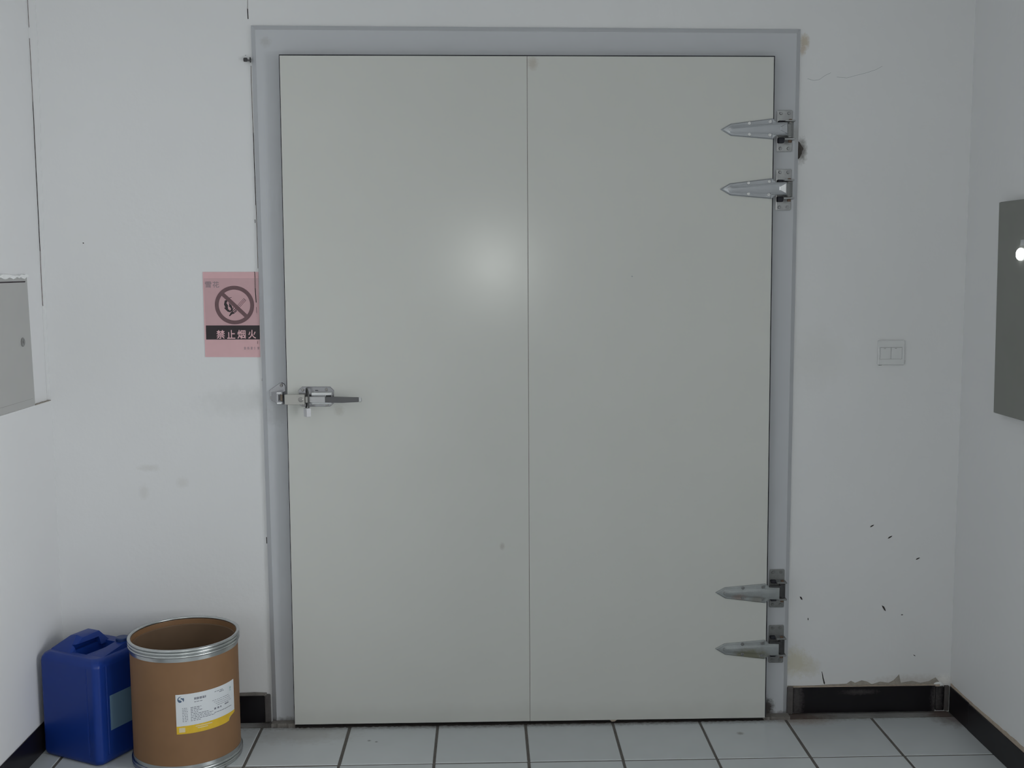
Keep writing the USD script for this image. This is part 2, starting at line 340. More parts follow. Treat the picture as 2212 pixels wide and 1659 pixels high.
mark('crack', [(-.7528, 2.50), (-.7528, 2.4076), (-.7538, 2.3892), (-.7528, 2.3616)], .0012, 'seam_dirt', wb)
mark('crack', [(-.7535, 2.3930), (-.7529, 2.3625)], .0026, 'dark_mark', wb)
mark('crack', [(-.7482, 2.2136), (-.7489, 2.1625), (-.7482, 2.0737), (-.7472, 1.9892), (-.7465, 1.8853), (-.7452, 1.7665), (-.7445, 1.65), (-.7450, 1.56)], .0015, 'seam_dirt', wb)
mark('crack', [(-.7470, 2.0), (-.7466, 1.8853), (-.7456, 1.7665)], .0018, 'dark_mark', wb)
mark('crack', [(-.7500, 1.7188), (-.7497, 1.7088)], .0018, 'dark_mark', wb)
mark('crack', [(-.7405, 1.195), (-.7412, 1.186)], .0030, 'dark_mark', wb)
mark('crack', [(-.7425, .65), (-.7421, .63)], .0024, 'dark_mark', wb)
mark('hairline_crack', [(1.0746, 2.171), (1.0942, 2.1655), (1.1136, 2.1682), (1.1327, 2.1817), (1.1506, 2.1897)], .0011, 'hair_crack', wb, t=.0003)
mark('hairline_crack', [(1.1718, 2.1762), (1.2052, 2.1735), (1.2356, 2.1816), (1.2688, 2.1896), (1.3019, 2.2004), (1.3211, 2.2111)], .0010, 'hair_crack', wb, t=.0003)
part('plaster_hole', prism([(1.046, 1.970), (1.0535, 1.964), (1.0580, 1.955), (1.0630, 1.949), (1.0655, 1.943), (1.0615, 1.936), (1.0605, 1.928), (1.0565, 1.921), (1.0535, 1.914), (1.046, 1.908)], -.0012, .0005), 'hole_dark', wb)
# the corner joint with the left wall: a plaster bead with an open crack beside it
part('corner_bead', prism([(-1.4565, 1.13), (-1.4575, 2.5), (-1.4575, 3.0), (-1.433, 3.0), (-1.431, 2.2), (-1.4385, 1.8), (-1.446, 1.5), (-1.4485, 1.13)], -.0025, .002), 'wall_paint', wb)
mark('crack', [(-1.4545, 3.0), (-1.4545, 2.335)], .0014, 'seam_dirt', wb, y=-.0025)
mark('crack', [(-1.4545, 2.30), (-1.4540, 2.0), (-1.4548, 1.8), (-1.4545, 1.62), (-1.4552, 1.50), (-1.4545, 1.44)], .0015, 'seam_dirt', wb, y=-.0025)
mark('crack', [(-1.4541, 2.10), (-1.4545, 1.95), (-1.4548, 1.62)], .0017, 'dark_mark', wb, y=-.0025)
r_ = random.Random(11)
part('ledge_dirt', prism_x([(y, 1.1262 + r_.uniform(-.0006, .0008)) for y in np.linspace(-.13, -.002, 14)] + [(-.002, 1.1245), (-.13, 1.1245)], XU, XL + .0003), 'mortar', wl)
part('plaster_edge', prism_x([(y, 1.543 + r_.uniform(-.003, .003)) for y in np.linspace(-.70, -.137, 34)] + [(y, 1.534 + r_.uniform(-.004, .003)) for y in np.linspace(-.137, -.70, 40)], XU - .001, XU + .0145), 'plaster_white', wl)

# ---------------------------------------------------------------- door frame (trim_1) and door leaf (door_1)
YFR, YLF = -.022, -.062                                              # faces of the frame and of the leaf
tr = thing('trim_1', (.15, 0, 0), 'grey painted metal frame around the wide door', kind='structure')
A, B, C_, D_ = (-.738, .0), (-.7434, 2.3402), (1.0459, 2.3286), (1.0479, .0)
PROF = [(0, 0), (0, -.006), (.0165, YFR), (.128, YFR), (.128, 0)]     # inwards from the outer edge, out of the wall
def ring(d):
    return [(A[0] + d, A[1]), (B[0] + d, B[1] - d), (C_[0] - d, C_[1] - d), (D_[0] - d, D_[1])]
def member(i):
    V = [(ring(d)[j][0], y, ring(d)[j][1]) for j in (i, i + 1) for d, y in PROF]
    k = len(PROF); f = [[a, (a + 1) % k, k + (a + 1) % k] for a in range(k)] + [[a, k + (a + 1) % k, k + a] for a in range(k)]
    f += [[0, a + 1, a] for a in range(1, k - 1)] + [[k, k + a, k + a + 1] for a in range(1, k - 1)]
    t = trimesh.Trimesh(V, f, process=False); t.fix_normals(); return t
part('jamb', member(0), 'frame_paint', tr); part('head', member(1), 'frame_paint', tr); part('jamb', member(2), 'frame_paint', tr)
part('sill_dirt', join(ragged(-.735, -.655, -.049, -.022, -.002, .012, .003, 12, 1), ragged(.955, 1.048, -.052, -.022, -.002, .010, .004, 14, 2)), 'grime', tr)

dr = thing('door_1', (.15, -.04, .012), 'wide grey-white cold-room door of two flat metal panels', kind='structure')
TL, TR, BR, BL = np.array((-.6441, 2.2354)), np.array((.9461, 2.2301)), np.array((.9579, .0113)), np.array((-.6532, .013))
ST, SB = np.array((.1472, 2.2328)), np.array((.1486, .0122))
def panel(q, c=.0007):
    q = np.array(q); m = q.mean(0); qi = q + np.sign(m - q) * c
    return hull([(x, y, z) for x, z in q for y in (-.0235, YLF + c)] + [(x, YLF, z) for x, z in qi])
g = np.array((.0007, 0))
part('door_panel', panel([TL, ST - g, SB - g, BL]), 'door_paint', dr)
part('door_panel', panel([ST + g, TR, BR, SB + g]), 'door_paint', dr)
part('seam_filler', hull([(x, y, z) for x, z in (ST - g, ST + g, SB + g, SB - g) for y in (-.030, YLF + .0008)]), 'seam_dirt', dr)
part('gasket', hull([(x, y, z) for x, z in (TL + (-.0030, .0042), TR + (.0042, .0042), BR + (.0046, .001), BL + (-.0026, .001)) for y in (YFR, -.056)]), 'gasket', dr)
part('threshold_shade_dirt', ragged(-.652, .957, -.059, -.02, -.001, .0007, .0030, 220, 8), 'shade_and_dirt', dr)  # near-black strip: painted shade under the leaf together with dirt
part('bottom_seal', bx(-.640, .945, -.034, -.022, .0, .0125), 'gasket', dr)
part('scuff_mark', prism(Point(.4893, 1.5266).buffer(.0022).union(Point(.4915, 1.526).buffer(.0014)), YLF - .0005, YLF + .001), 'hair_crack', dr)
part('drip', hull([(.42, -.060, .0135), (.45, -.060, .0135), (.43, -.058, .004), (.44, -.058, .005), (.42, -.056, .012), (.45, -.056, .012)]), 'mortar_tan', dr)

def screw(c, r, m, parent, h=.0028, k=12):
    """A countersunk socket screw facing out of the wall."""
    prof = [(0, -.001), (r, -.001), (r, h * .45), (r * .78, h), (r * .36, h), (r * .32, h * .2), (0, h * .15)]
    return part('screw', lathe(prof, c, 'y', k), m, parent, smooth=30)

HIN = [(.7750, 1.9990, 'polished', 'topmost strap hinge, clean grey metal, near the upper right corner of the door'),
       (.7755, 1.8083, 'polished', 'second strap hinge from the top, with the brightest shining end'),
       (.7799, .4568, 'dull', 'third strap hinge down, dull metal with rusty lower edge'),
       (.7815, .2600, 'dull', 'lowest strap hinge, dull metal stained yellow-green')]
for hi, (hx, hz, kind, lab) in enumerate(HIN):
    pol = kind == 'polished'
    ms, mb = ('cast_grey', 'bracket_bright') if pol else ('cast_dull', 'bracket_dull')
    tilt = (.014, .008, -.030, -.030)[hi]
    h = thing('strap_hinge', (hx, YFR, hz), lab, 'hinge')
    def P(pts, y): return [(hx + a, y, hz + b + tilt * a) for a, b in pts]
    out = [(0, 0), (.032, .0185), (.170, .0335), (.186, .0202), (.2185, .0202), (.2185, -.0202), (.186, -.0202), (.170, -.0335), (.034, -.0200)]
    poly = Polygon(out); inner = poly.buffer(-.0030, join_style=2)
    front = np.array(poly.exterior.coords[:-1])
    body = mf.Manifold()
    main = [(0, 0), (.032, .0185), (.170, .0335), (.170, -.0335), (.034, -.0200)]
    nk = [(.168, .0202), (.2185, .0202), (.2185, -.0202), (.168, -.0202)]
    wd = [(.168, .0335), (.170, .0335), (.186, .0202), (.186, -.0202), (.170, -.0335), (.168, -.0335)]
    def slab(pl, y0, y1, c):
        q = Polygon(pl).buffer(-c, join_style=2)
        return hull(P(pl, y0) + P(pl, y1 + c * .7) + P(q.exterior.coords[:-1], y1))
    body = slab(main, YLF, -.0675, .0035) + slab(wd, YLF, -.0675, .003) + slab(nk, YLF + .001, -.0690, .003)
    ridge = hull(P([(.014, .0), (.030, .0105), (.150, .0165), (.205, .0180), (.2182, .0185), (.2182, -.0185), (.205, -.0180), (.150, -.0165), (.030, -.0115)], -.0672) + P([(.030, 0), (.046, .0030), (.195, .0080), (.2165, .0140), (.2165, -.0140), (.195, -.0080), (.046, -.0040)], -.0712))
    s = part('strap', body + ridge, ms, h, smooth=22)
    if pol:
        part('end_facet', hull(P([(.1930, .0060), (.2170, .0175), (.2170, -.0175), (.1930, -.0060)], -.0705) + P([(.1965, .0050), (.2145, .0150), (.2145, -.0150), (.1965, -.0050)], -.0730)), 'chrome_bright' if hi == 1 else 'cast_grey', s)  # brighter metal on the second hinge paints its end highlight
    for a, b in ((.0305, 0), (.093, .0185), (.161, .0228), (.093, -.0165), (.160, -.0200)):
        screw((hx + a, -.0674, hz + b + tilt * a), .0058, 'screw_bright' if pol else 'bracket_dull', s)
    # bracket on the frame with two ears, the pin between them and the knuckle of the strap
    b0, b1 = hx + .1945, hx + .2460
    br_ = part('bracket', rbx(b0, b1, -.0262, YFR, hz - .0672, hz + .0672, .003) + rbx(b0 + .017, b1, -.062, -.0255, hz + .0262, hz + .0315, .0015) + rbx(b0 + .017, b1, -.062, -.0255, hz - .0325, hz - .0262, .0015), mb, h, smooth=22)
    for a, b in ((.2065, .0570), (.2330, .0570), (.2065, -.0570), (.2330, -.0570)): screw((hx + a, -.0262, hz + b), .0054, mb, br_)
    for z0, z1 in ((.0228, .0318), (-.0400, -.0228)): part('shadow_block', rbx(b0 + .001, b0 + .0205, -.0440, -.0255, hz + z0, hz + z1, .002), 'gasket', h)  # black blocks added in place of the shadow beside the ears
    part('pin', lathe([(0, -.040), (.0058, -.040), (.0058, .034), (.004, .0355), (0, .0355)], (b1 - .014, -.0490, hz), 'z', 16), 'pin_rust', h, smooth=30)
    part('knuckle', hull([(b1 - .014 + .0105 * math.cos(a), -.0490 + .0105 * math.sin(a), hz + z) for a in np.linspace(0, 6.28, 16) for z in (-.0245, .0245)]) + rbx(hx + .186, b1 - .014, -.0605, -.0540, hz - .0195, hz + .0195, .001), 'hinge_dark' if not pol else 'bracket_dull', h, smooth=30)

# ---------------------------------------------------------------- latch, strike and padlock
lt = thing('door_latch', (-.55, YLF, 1.137), 'chrome lever latch with a dark grey grip on the left edge of the door', 'latch')
pl = [(-.6090, 1.1105), (-.5970, 1.1040), (-.5095, 1.1040), (-.4960, 1.1145), (-.4945, 1.1580), (-.5070, 1.1705), (-.5985, 1.1712), (-.6110, 1.1590)]
lp = part('base_plate', hull([(x, y, z) for x, z in pl for y in (YLF, -.0640)] + [(x * .985 - .0085, -.0660, (z - 1.137) * .95 + 1.137) for x, z in pl]), 'chrome', lt, smooth=20)
for c in ((-.5968, 1.1602), (-.5190, 1.1606), (-.5955, 1.1095), (-.5180, 1.1100)): screw((c[0], -.0655, c[1]), .0050, 'steel_satin', lp)
hz_ = part('latch_housing', rbx(-.5700, -.4990, -.0830, -.0640, 1.1200, 1.1490, .004), 'chrome', lt, smooth=20)
part('upper_tube', lathe([(0, 0), (.0062, 0), (.0070, .001), (.0070, .0650), (.0062, .0660), (0, .0660)], (-.5650, -.0830, 1.1470), 'x', 20), 'chrome_bright', hz_, smooth=30)
part('lower_lip', lathe([(0, 0), (.0052, 0), (.0060, .001), (.0060, .0640), (.0052, .0650), (0, .0650)], (-.5650, -.0830, 1.1195), 'x', 20), 'chrome_bright', hz_, smooth=30)
part('name_slot', bx(-.5560, -.5460, -.0672, -.0655, 1.1570, 1.1592), 'gasket', lp)
arm = part('latch_arm', rbx(-.6525, -.5865, -.0935, -.0800, 1.1150, 1.1480, .0012), 'arm_grey', lt)
part('arm_block', rbx(-.5855, -.5740, -.0920, -.0780, 1.1205, 1.1405, .0015), 'arm_grey', lt)
screw((-.5993, -.0935, 1.1313), .0082, 'steel_satin', arm, .0022, 20)
part('arm_post', bx(-.6130, -.5700, -.0810, -.0640, 1.1180, 1.1450), 'hinge_dark', lt)
lv = part('lever', rbx(-.5760, -.5180, -.0985, -.0820, 1.1218, 1.1412, .0015), 'lever_grey', lt)
part('grip', hull([(-.5200, y, z) for y in (-.0990, -.086) for z in (1.1215, 1.1400)] + [(-.4650, y, z) for y in (-.1090, -.094) for z in (1.1215, 1.1398)] + [(-.4100, y, z) for y in (-.1100, -.099) for z in (1.1238, 1.1385)]), 'grip_grey', lv)
part('lever_tip', rbx(-.4108, -.3985, -.1110, -.0970, 1.1228, 1.1398, .0030), 'chrome_bright', lv, smooth=25)

sk = thing('strike_keeper', (-.69, YFR, 1.14), 'chrome roller strike keeper on the left door frame', 'strike plate')
pg = [(-.7128, 1.1565), (-.6800, 1.1795), (-.6730, 1.1815), (-.6640, 1.1770), (-.6612, 1.1700), (-.6600, 1.1140), (-.6680, 1.1075), (-.6830, 1.1085), (-.7000, 1.1180), (-.7128, 1.1285)]
sp = part('base_plate', hull([(x, y, z) for x, z in pg for y in (YFR, -.0250)] + [(x * .97 - .0205, -.0270, (z - 1.143) * .95 + 1.143) for x, z in pg]), 'chrome', sk, smooth=20)
screw((-.6735, -.0268, 1.1722), .0056, 'steel_satin', sp, .0035); screw((-.7088, -.0262, 1.1310), .0036, 'steel_satin', sp)
part('keeper_body', hull([(-.7075, y, z) for y in (-.025, -.030) for z in (1.1215, 1.1500)] + [(-.6840, y, z) for y in (-.025, -.0560) for z in (1.1190, 1.1515)]), 'chrome', sk, smooth=20)
rh = part('roller_housing', rbx(-.6850, -.6625, -.0640, -.0260, 1.1125, 1.1545, .002) - bx(-.6772, -.6640, -.07, -.0420, 1.1225, 1.1455), 'chrome', sk)
part('roller', lathe([(0, 0), (.0055, 0), (.0055, .0215), (0, .0215)], (-.6690, -.0500, 1.1232), 'z', 16), 'roller_brown', rh, smooth=30)
for z in (1.1165, 1.1505): part('edge_highlight', rbx(-.6830, -.6665, -.0655, -.0630, z - .0028, z + .0028, .001), 'chrome_bright', rh)  # brighter chrome strips put the housing highlights into the colour

pk = thing('padlock', (-.578, -.095, 1.09), 'small steel padlock hanging from the latch by a dark shackle', 'padlock')
body = rbx(-.0082, .0082, -.0105, .0105, -.0145, .0145, .0012).rotate([0, 0, 38]).translate([-.5775, -.1020, 1.0905])
part('lock_body', body, 'padlock_body', pk)
part('shackle', tube(spline([(-.5835, -.0980, 1.103), (-.5840, -.0775, 1.112), (-.5845, -.0705, 1.135), (-.5845, -.0690, 1.156), (-.5825, -.0780, 1.1665), (-.5775, -.0930, 1.1655), (-.5738, -.1005, 1.153), (-.5725, -.1025, 1.133), (-.5722, -.1030, 1.103)], 44), .0026, 8), 'padlock_shackle', pk, smooth=True)

fb = thing('frame_bolt', (-.757, 0, 2.231), 'small dark bolt sticking out of the upper left side of the door frame', 'bolt')
part('bolt_head', lathe([(0, 0), (.0045, 0), (.0065, .0015), (.0065, .0098), (.0055, .0118), (0, .0118)], (-.7576, -.0090, 2.2318), '-x', 8), 'hinge_dark', fb)
part('shank', lathe([(0, 0), (.0028, 0), (.0028, .012), (0, .012)], (-.7585, -.0090, 2.2295), 'x', 10), 'grip_grey', fb)
part('washer', lathe([(.003, 0), (.0085, 0), (.0085, .0022), (.003, .0022)], (-.7490, -.0092, 2.2313), 'x', 14), 'hinge_dark', fb)
mark('scuff_mark', [(-.7660, 2.2465), (-.7632, 2.2472)], .0018, 'hair_crack', wb)

# ---------------------------------------------------------------- light switch and the two wall boxes
sw = thing('wall_switch', (1.379, 0, 1.264), 'white double rocker light switch on the wall right of the door', 'switch')
part('switch_plate', rbx(1.3330, 1.4255, -.0085, 0, 1.2222, 1.3062, .003) - bx(1.3392, 1.4148, -.02, -.0062, 1.2416, 1.2828), 'switch_white', sw)
for a, b in ((1.3400, 1.3765), (1.3772, 1.4140)):
    rk = part('rocker', hull([(x, -.0060, z) for x in (a, b) for z in (1.2424, 1.2820)] + [(x, -.0095, 1.2815) for x in (a + .0005, b - .0005)] + [(x, -.0080, 1.2430) for x in (a + .0005, b - .0005)]), 'switch_white', sw)
    m = (a + b) / 2 - .003; part('indicator', bx(m - .0035, m + .0035, -.0098, -.0090, 1.2780, 1.2790), 'grip_grey', rk)
part('open_joint', prism([(1.3385, 1.2222), (1.3500, 1.2228), (1.3480, 1.2210), (1.3385, 1.2206)], -.003, .0005), 'dark_mark', sw)
part('open_joint', prism([(1.3980, 1.2226), (1.4120, 1.2226), (1.4120, 1.2218), (1.3980, 1.2218)], -.003, .0005), 'hair_crack', sw)

lb = thing('distribution_box', (XU, -.40, 1.33), 'light grey metal distribution box set into the left wall', 'electrical box')
def yz(pts, x0, x1): return prism_x(pts, x0, x1)
part('box_frame', yz([(-.1385, 1.5370), (-.1235, 1.1240), (-.70, 1.1240), (-.70, 1.5370)], XU - .001, -1.4475), 'box_grey', lb)
part('box_door', yz([(-.1535, 1.5195), (-.1410, 1.1485), (-.68, 1.1485), (-.68, 1.5195)], XU, -1.4463), 'box_grey', lb)
part('top_gap', yz([(-.1520, 1.5235), (-.1535, 1.5190), (-.68, 1.5190), (-.68, 1.5240)], XU, -1.4472), 'dark_gap', lb)
part('bottom_gap', yz([(-.1405, 1.1490), (-.1405, 1.1478), (-.68, 1.1472), (-.68, 1.1485)], XU, -1.4472), 'grime', lb)
lk = part('box_lock', lathe([(0, 0), (.0145, 0), (.0145, .0022), (.0125, .0032), (.0095, .0032), (.0088, .0020), (0, .0020)], (-1.4466, -.1985, 1.3330), 'x', 28), 'box_lock', lb, smooth=30)
part('key_slot', bx(-1.4452, -1.4442, -.2005, -.1965, 1.3290, 1.3375), 'grip_grey', lk)

cb = thing('control_cabinet', (XR, -.5, 1.42), 'dark grey metal control cabinet mounted on the right wall', 'cabinet')
part('cabinet_body', yz([(-.2790, 1.7515), (-.2990, 1.0960), (-.80, 1.0960), (-.80, 1.7515)], 1.6035, XR), 'cabinet_steel', cb)
part('cabinet_door', yz([(-.2792, 1.7500), (-.2988, 1.0975), (-.79, 1.0975), (-.79, 1.7500)], 1.6000, 1.6032), 'cabinet_steel', cb)
part('indicator_lamp', lathe([(0, 0), (.0185, 0), (.0185, .004), (.0150, .0085), (.008, .0105), (0, .011)], (1.6001, -.4330, 1.5892), '-x', 28), 'lamp_on', cb, smooth=True, label='round white lit indicator lamp')
part('name_plate', bx(1.5988, 1.6000, -.4800, -.4290, 1.6150, 1.6320), 'name_plate', cb)

# ---------------------------------------------------------------- the pink sign
GLYPH = {"禁":[[[[0,117],[0,123],[8,128],[24,143],[24,147],[30,151],[32,156],[9,157],[7,160],[7,177],[9,179],[41,179],[41,198],[43,200],[63,200],[65,198],[66,179],[93,179],[95,176],[98,179],[132,179],[133,198],[135,200],[154,200],[157,198],[157,179],[191,179],[193,177],[193,160],[191,157],[166,156],[168,151],[189,130],[193,130],[200,123],[200,119],[187,106],[183,106],[161,129],[157,130],[157,107],[172,106],[174,104],[174,85],[30,85],[28,87],[28,104],[41,107],[41,128],[37,127],[17,106],[9,106],[8,110]],[[132,133],[104,106],[132,107]],[[76,157],[98,138],[97,133],[99,132],[119,151],[121,156],[95,159]],[[83,121],[65,134],[66,107],[96,107],[93,114],[87,121]]],[[[2,15],[4,21],[21,30],[43,52],[42,55],[7,55],[4,57],[4,74],[7,77],[193,77],[196,74],[196,55],[151,54],[193,19],[193,13],[180,4],[172,4],[152,25],[148,26],[128,43],[135,51],[139,51],[139,55],[113,55],[113,13],[107,4],[96,0],[63,0],[57,13],[57,21],[89,22],[88,55],[58,55],[59,51],[65,49],[63,38],[35,11],[31,11],[20,2]]]],"止":[[[[0,0],[0,25],[29,26],[29,150],[31,152],[53,152],[53,26],[95,26],[96,200],[120,200],[120,128],[189,127],[191,125],[191,105],[189,102],[123,102],[120,99],[120,26],[198,25],[200,23],[200,2],[198,0]]]],"烟":[[[[0,13],[0,19],[9,26],[11,34],[15,37],[20,46],[20,52],[25,57],[25,65],[27,65],[27,73],[29,74],[29,86],[31,87],[31,134],[27,133],[27,118],[25,117],[22,101],[18,95],[2,99],[0,110],[7,128],[9,157],[20,159],[21,157],[31,157],[31,196],[34,200],[54,200],[56,198],[57,143],[61,145],[65,163],[79,163],[79,189],[81,191],[198,191],[200,189],[200,4],[198,2],[178,2],[174,13],[104,13],[101,0],[81,0],[79,2],[78,26],[67,24],[54,47],[48,51],[36,22],[18,0],[13,0]],[[148,108],[171,69],[175,68],[175,113],[149,114]],[[175,39],[172,37],[175,37]],[[175,167],[151,167],[151,136],[175,136]],[[130,54],[117,40],[118,37],[163,37],[143,76],[140,75]],[[103,137],[128,136],[128,167],[104,167]],[[103,62],[110,65],[110,69],[114,71],[119,80],[124,101],[126,102],[125,114],[103,113]],[[54,89],[56,80],[67,69],[72,59],[78,55],[78,126],[74,124],[67,110],[56,110],[56,90]]]],"火":[[[[0,13],[0,20],[13,26],[19,27],[22,31],[43,42],[64,64],[75,86],[79,108],[81,109],[81,121],[83,122],[86,198],[88,200],[110,200],[112,198],[112,154],[110,153],[108,115],[112,108],[112,100],[119,90],[119,84],[125,77],[128,69],[145,49],[149,48],[154,42],[179,29],[198,24],[200,15],[187,0],[152,13],[121,37],[121,41],[112,48],[112,52],[108,55],[105,63],[101,66],[98,74],[95,72],[95,66],[88,59],[81,44],[51,15],[20,0],[11,0],[11,4]]],[[[136,92],[136,99],[141,102],[158,137],[165,158],[171,160],[177,156],[187,154],[191,147],[158,86],[147,86]]],[[[7,92],[7,99],[15,108],[26,130],[26,136],[33,150],[33,158],[40,160],[47,156],[55,156],[57,154],[55,136],[48,122],[48,116],[33,88],[29,84],[24,84]]]],"雪":[[[[0,118],[0,169],[2,171],[86,172],[85,178],[16,178],[14,180],[14,198],[16,200],[184,200],[186,198],[186,180],[184,178],[112,177],[113,171],[198,171],[200,169],[200,118],[198,116],[179,115],[179,102],[177,100],[116,100],[113,103],[110,95],[177,93],[177,2],[174,0],[153,0],[150,9],[19,9],[16,11],[16,29],[19,31],[151,32],[150,40],[28,40],[26,42],[26,60],[28,62],[150,62],[151,70],[21,71],[21,91],[23,93],[86,93],[86,100],[23,100],[21,102],[21,115],[2,116]],[[112,118],[116,120],[173,120],[174,125],[116,124],[113,128]],[[112,142],[116,144],[173,143],[174,148],[113,149]],[[85,126],[26,125],[26,120],[86,120]],[[26,144],[85,143],[86,148],[26,149]]]],"花":[[[[0,71],[0,77],[6,80],[15,90],[19,91],[22,97],[35,108],[35,112],[42,117],[53,137],[52,155],[4,155],[2,157],[2,176],[4,178],[52,179],[53,198],[57,200],[77,198],[78,179],[120,179],[121,196],[125,200],[143,200],[147,196],[148,179],[193,178],[196,176],[196,157],[193,155],[148,155],[147,140],[143,135],[123,134],[124,95],[138,101],[141,105],[149,108],[171,125],[176,125],[189,110],[189,105],[185,101],[181,101],[171,92],[123,68],[123,29],[126,26],[173,26],[176,33],[176,54],[178,58],[185,58],[187,54],[193,54],[200,49],[198,22],[189,6],[178,2],[117,2],[116,4],[110,4],[101,13],[101,19],[99,19],[99,55],[75,47],[66,62],[68,69],[83,73],[99,82],[99,140],[120,140],[120,155],[77,154],[77,127],[73,124],[68,112],[59,102],[59,0],[35,0],[35,70],[29,69],[20,58],[15,58]]]]}
sg = thing('warning_sign', (-.836, 0, 1.407), 'pink paper no-fire warning sign with a barred circle and a black band', 'sign')
PX0, PX1, PZ0, PZ1 = -.9275, -.7445, 1.2655, 1.5480
yp = -.0016
part('paper', hull([(x, y, z) for x, z in ((-.9270, 1.5485), (-.7436, 1.5477), (-.7455, 1.2645), (-.9279, 1.2665)) for y in (0, yp)]), 'paper_pink', sg)
L1, L2, L3 = yp - .0004, yp - .0008, yp - .0012
part('faded_panel', prism([(-.9250, 1.5276), (-.7437, 1.5270), (-.7450, 1.3718), (-.9225, 1.3722)], yp - .0002, 0), 'paper_pink_faded', sg)
rc = (-.8255, 1.4385); rg = Point(rc).buffer(.0648, 32).difference(Point(rc).buffer(.0520, 32))
rg = affinity.scale(rg, 1.0, .985)
part('prohibition_ring', prism(rg.union(LineString([(rc[0] - .0405, rc[1] + .0390), (rc[0] + .0400, rc[1] - .0392)]).buffer(.0062, cap_style=2)), L2, 0), 'print_maroon', sg)
fl1 = [(-.8565, 1.4532), (-.8473, 1.4562), (-.8525, 1.445), (-.8469, 1.4368), (-.8419, 1.4348), (-.8436, 1.445), (-.8357, 1.4368), (-.833, 1.4286), (-.8342, 1.4205), (-.8405, 1.4154), (-.8485, 1.4175), (-.8544, 1.4237), (-.8593, 1.4288), (-.8552, 1.4308), (-.8595, 1.441)]
fl2 = [(-.8470, 1.4380), (-.8438, 1.4345), (-.8400, 1.4310), (-.8371, 1.4250), (-.8413, 1.4195), (-.8445, 1.4246), (-.8465, 1.4226), (-.8475, 1.4300)]
part('flame', prism(Polygon(fl1).buffer(.0006).difference(Polygon(fl2).buffer(0)), L1, 0), 'print_black', sg)
mt = LineString([(-.7905, 1.4575), (-.8150, 1.4315)]); mo = mt.buffer(.0050, cap_style=2)
part('match', prism(unary_union([mo.difference(mo.buffer(-.0011)), LineString([(-.7915, 1.4565), (-.8140, 1.4325)]).buffer(.0006)]), L1, 0), 'print_black', sg)
fg = [LineString(p).buffer(.0011) for p in ([(-.8330, 1.4180), (-.8225, 1.4262)], [(-.8310, 1.4140), (-.8195, 1.4225)], [(-.8290, 1.4105), (-.8195, 1.4190)], [(-.8345, 1.4190), (-.8290, 1.4300)])]
part('match_smoke', prism(unary_union(fg + [Polygon([(-.8449, 1.4028), (-.8396, 1.4124), (-.8343, 1.4184), (-.8300, 1.4150), (-.8264, 1.4113), (-.8346, 1.4082), (-.8419, 1.4018)])]), L1, 0), 'print_black', sg)
part('spark', prism(LineString([(-.843, 1.4622), (-.8349, 1.4642)]).buffer(.0008), L1, 0), 'print_black', sg)
part('text_band', prism([(-.9222, 1.3715), (-.7449, 1.3705), (-.7454, 1.3238), (-.9228, 1.3245)], L1, 0), 'print_black', sg)
def glyph(ch, x0, z0, x1, z1):
    out = []
    for rings in GLYPH[ch]:
        f = lambda r: [(x0 + a / 200 * (x1 - x0), z0 + b / 200 * (z1 - z0)) for a, b in r]
        out.append(Polygon(f(rings[0]), [f(r) for r in rings[1:]]).buffer(0))
    return unary_union(out)
for ch, x0, x1 in (('禁', -.8880, -.8606), ('止', -.8531, -.8262), ('烟', -.8189, -.7916), ('火', -.7833, -.7575)):
    part('lettering', prism(glyph(ch, x0, 1.3268, x1, 1.3558), L2, yp), 'paper_pink', sg)
for ch, x0, x1 in (('雪', -.9205, -.8995), ('花', -.8955, -.8740)):
    part('faint_lettering', prism(glyph(ch, x0, 1.4965, x1, 1.5172), L1, yp), 'print_faint', sg)
r_ = random.Random(4); fp = []
for x0, w in ((-.7995, .0085), (-.7885, .0085), (-.7775, .0090), (-.7660, .0035), (-.7545, .0075)):
    for k in range(4):
        z = 1.2908 + .0024 * k; fp.append(sbox(x0 + r_.uniform(0, .002), z, x0 + w - r_.uniform(0, .002), z + .0009))
    for k in range(2):
        x = x0 + w * r_.uniform(.15, .8); fp.append(sbox(x, 1.2905, x + .0010, 1.2992))
part('fine_print', prism(unary_union(fp), L1, yp), 'print_faint', sg)
cr = [(-.7556, 1.5480), (-.7552, 1.52), (-.7554, 1.4932), (-.7545, 1.47), (-.7537, 1.4475)]
part('crease', prism(LineString(cr).buffer(.0008, resolution=2).union(LineString(cr[2:]).buffer(.0012, resolution=2)), L3, yp), 'dark_mark', sg)
for c in ([(-.7537, 1.4310), (-.7532, 1.4120)], [(-.7530, 1.318), (-.7533, 1.3095)]): part('crease', prism(LineString(c).buffer(.0005, resolution=2), L3, yp), 'print_maroon', sg)

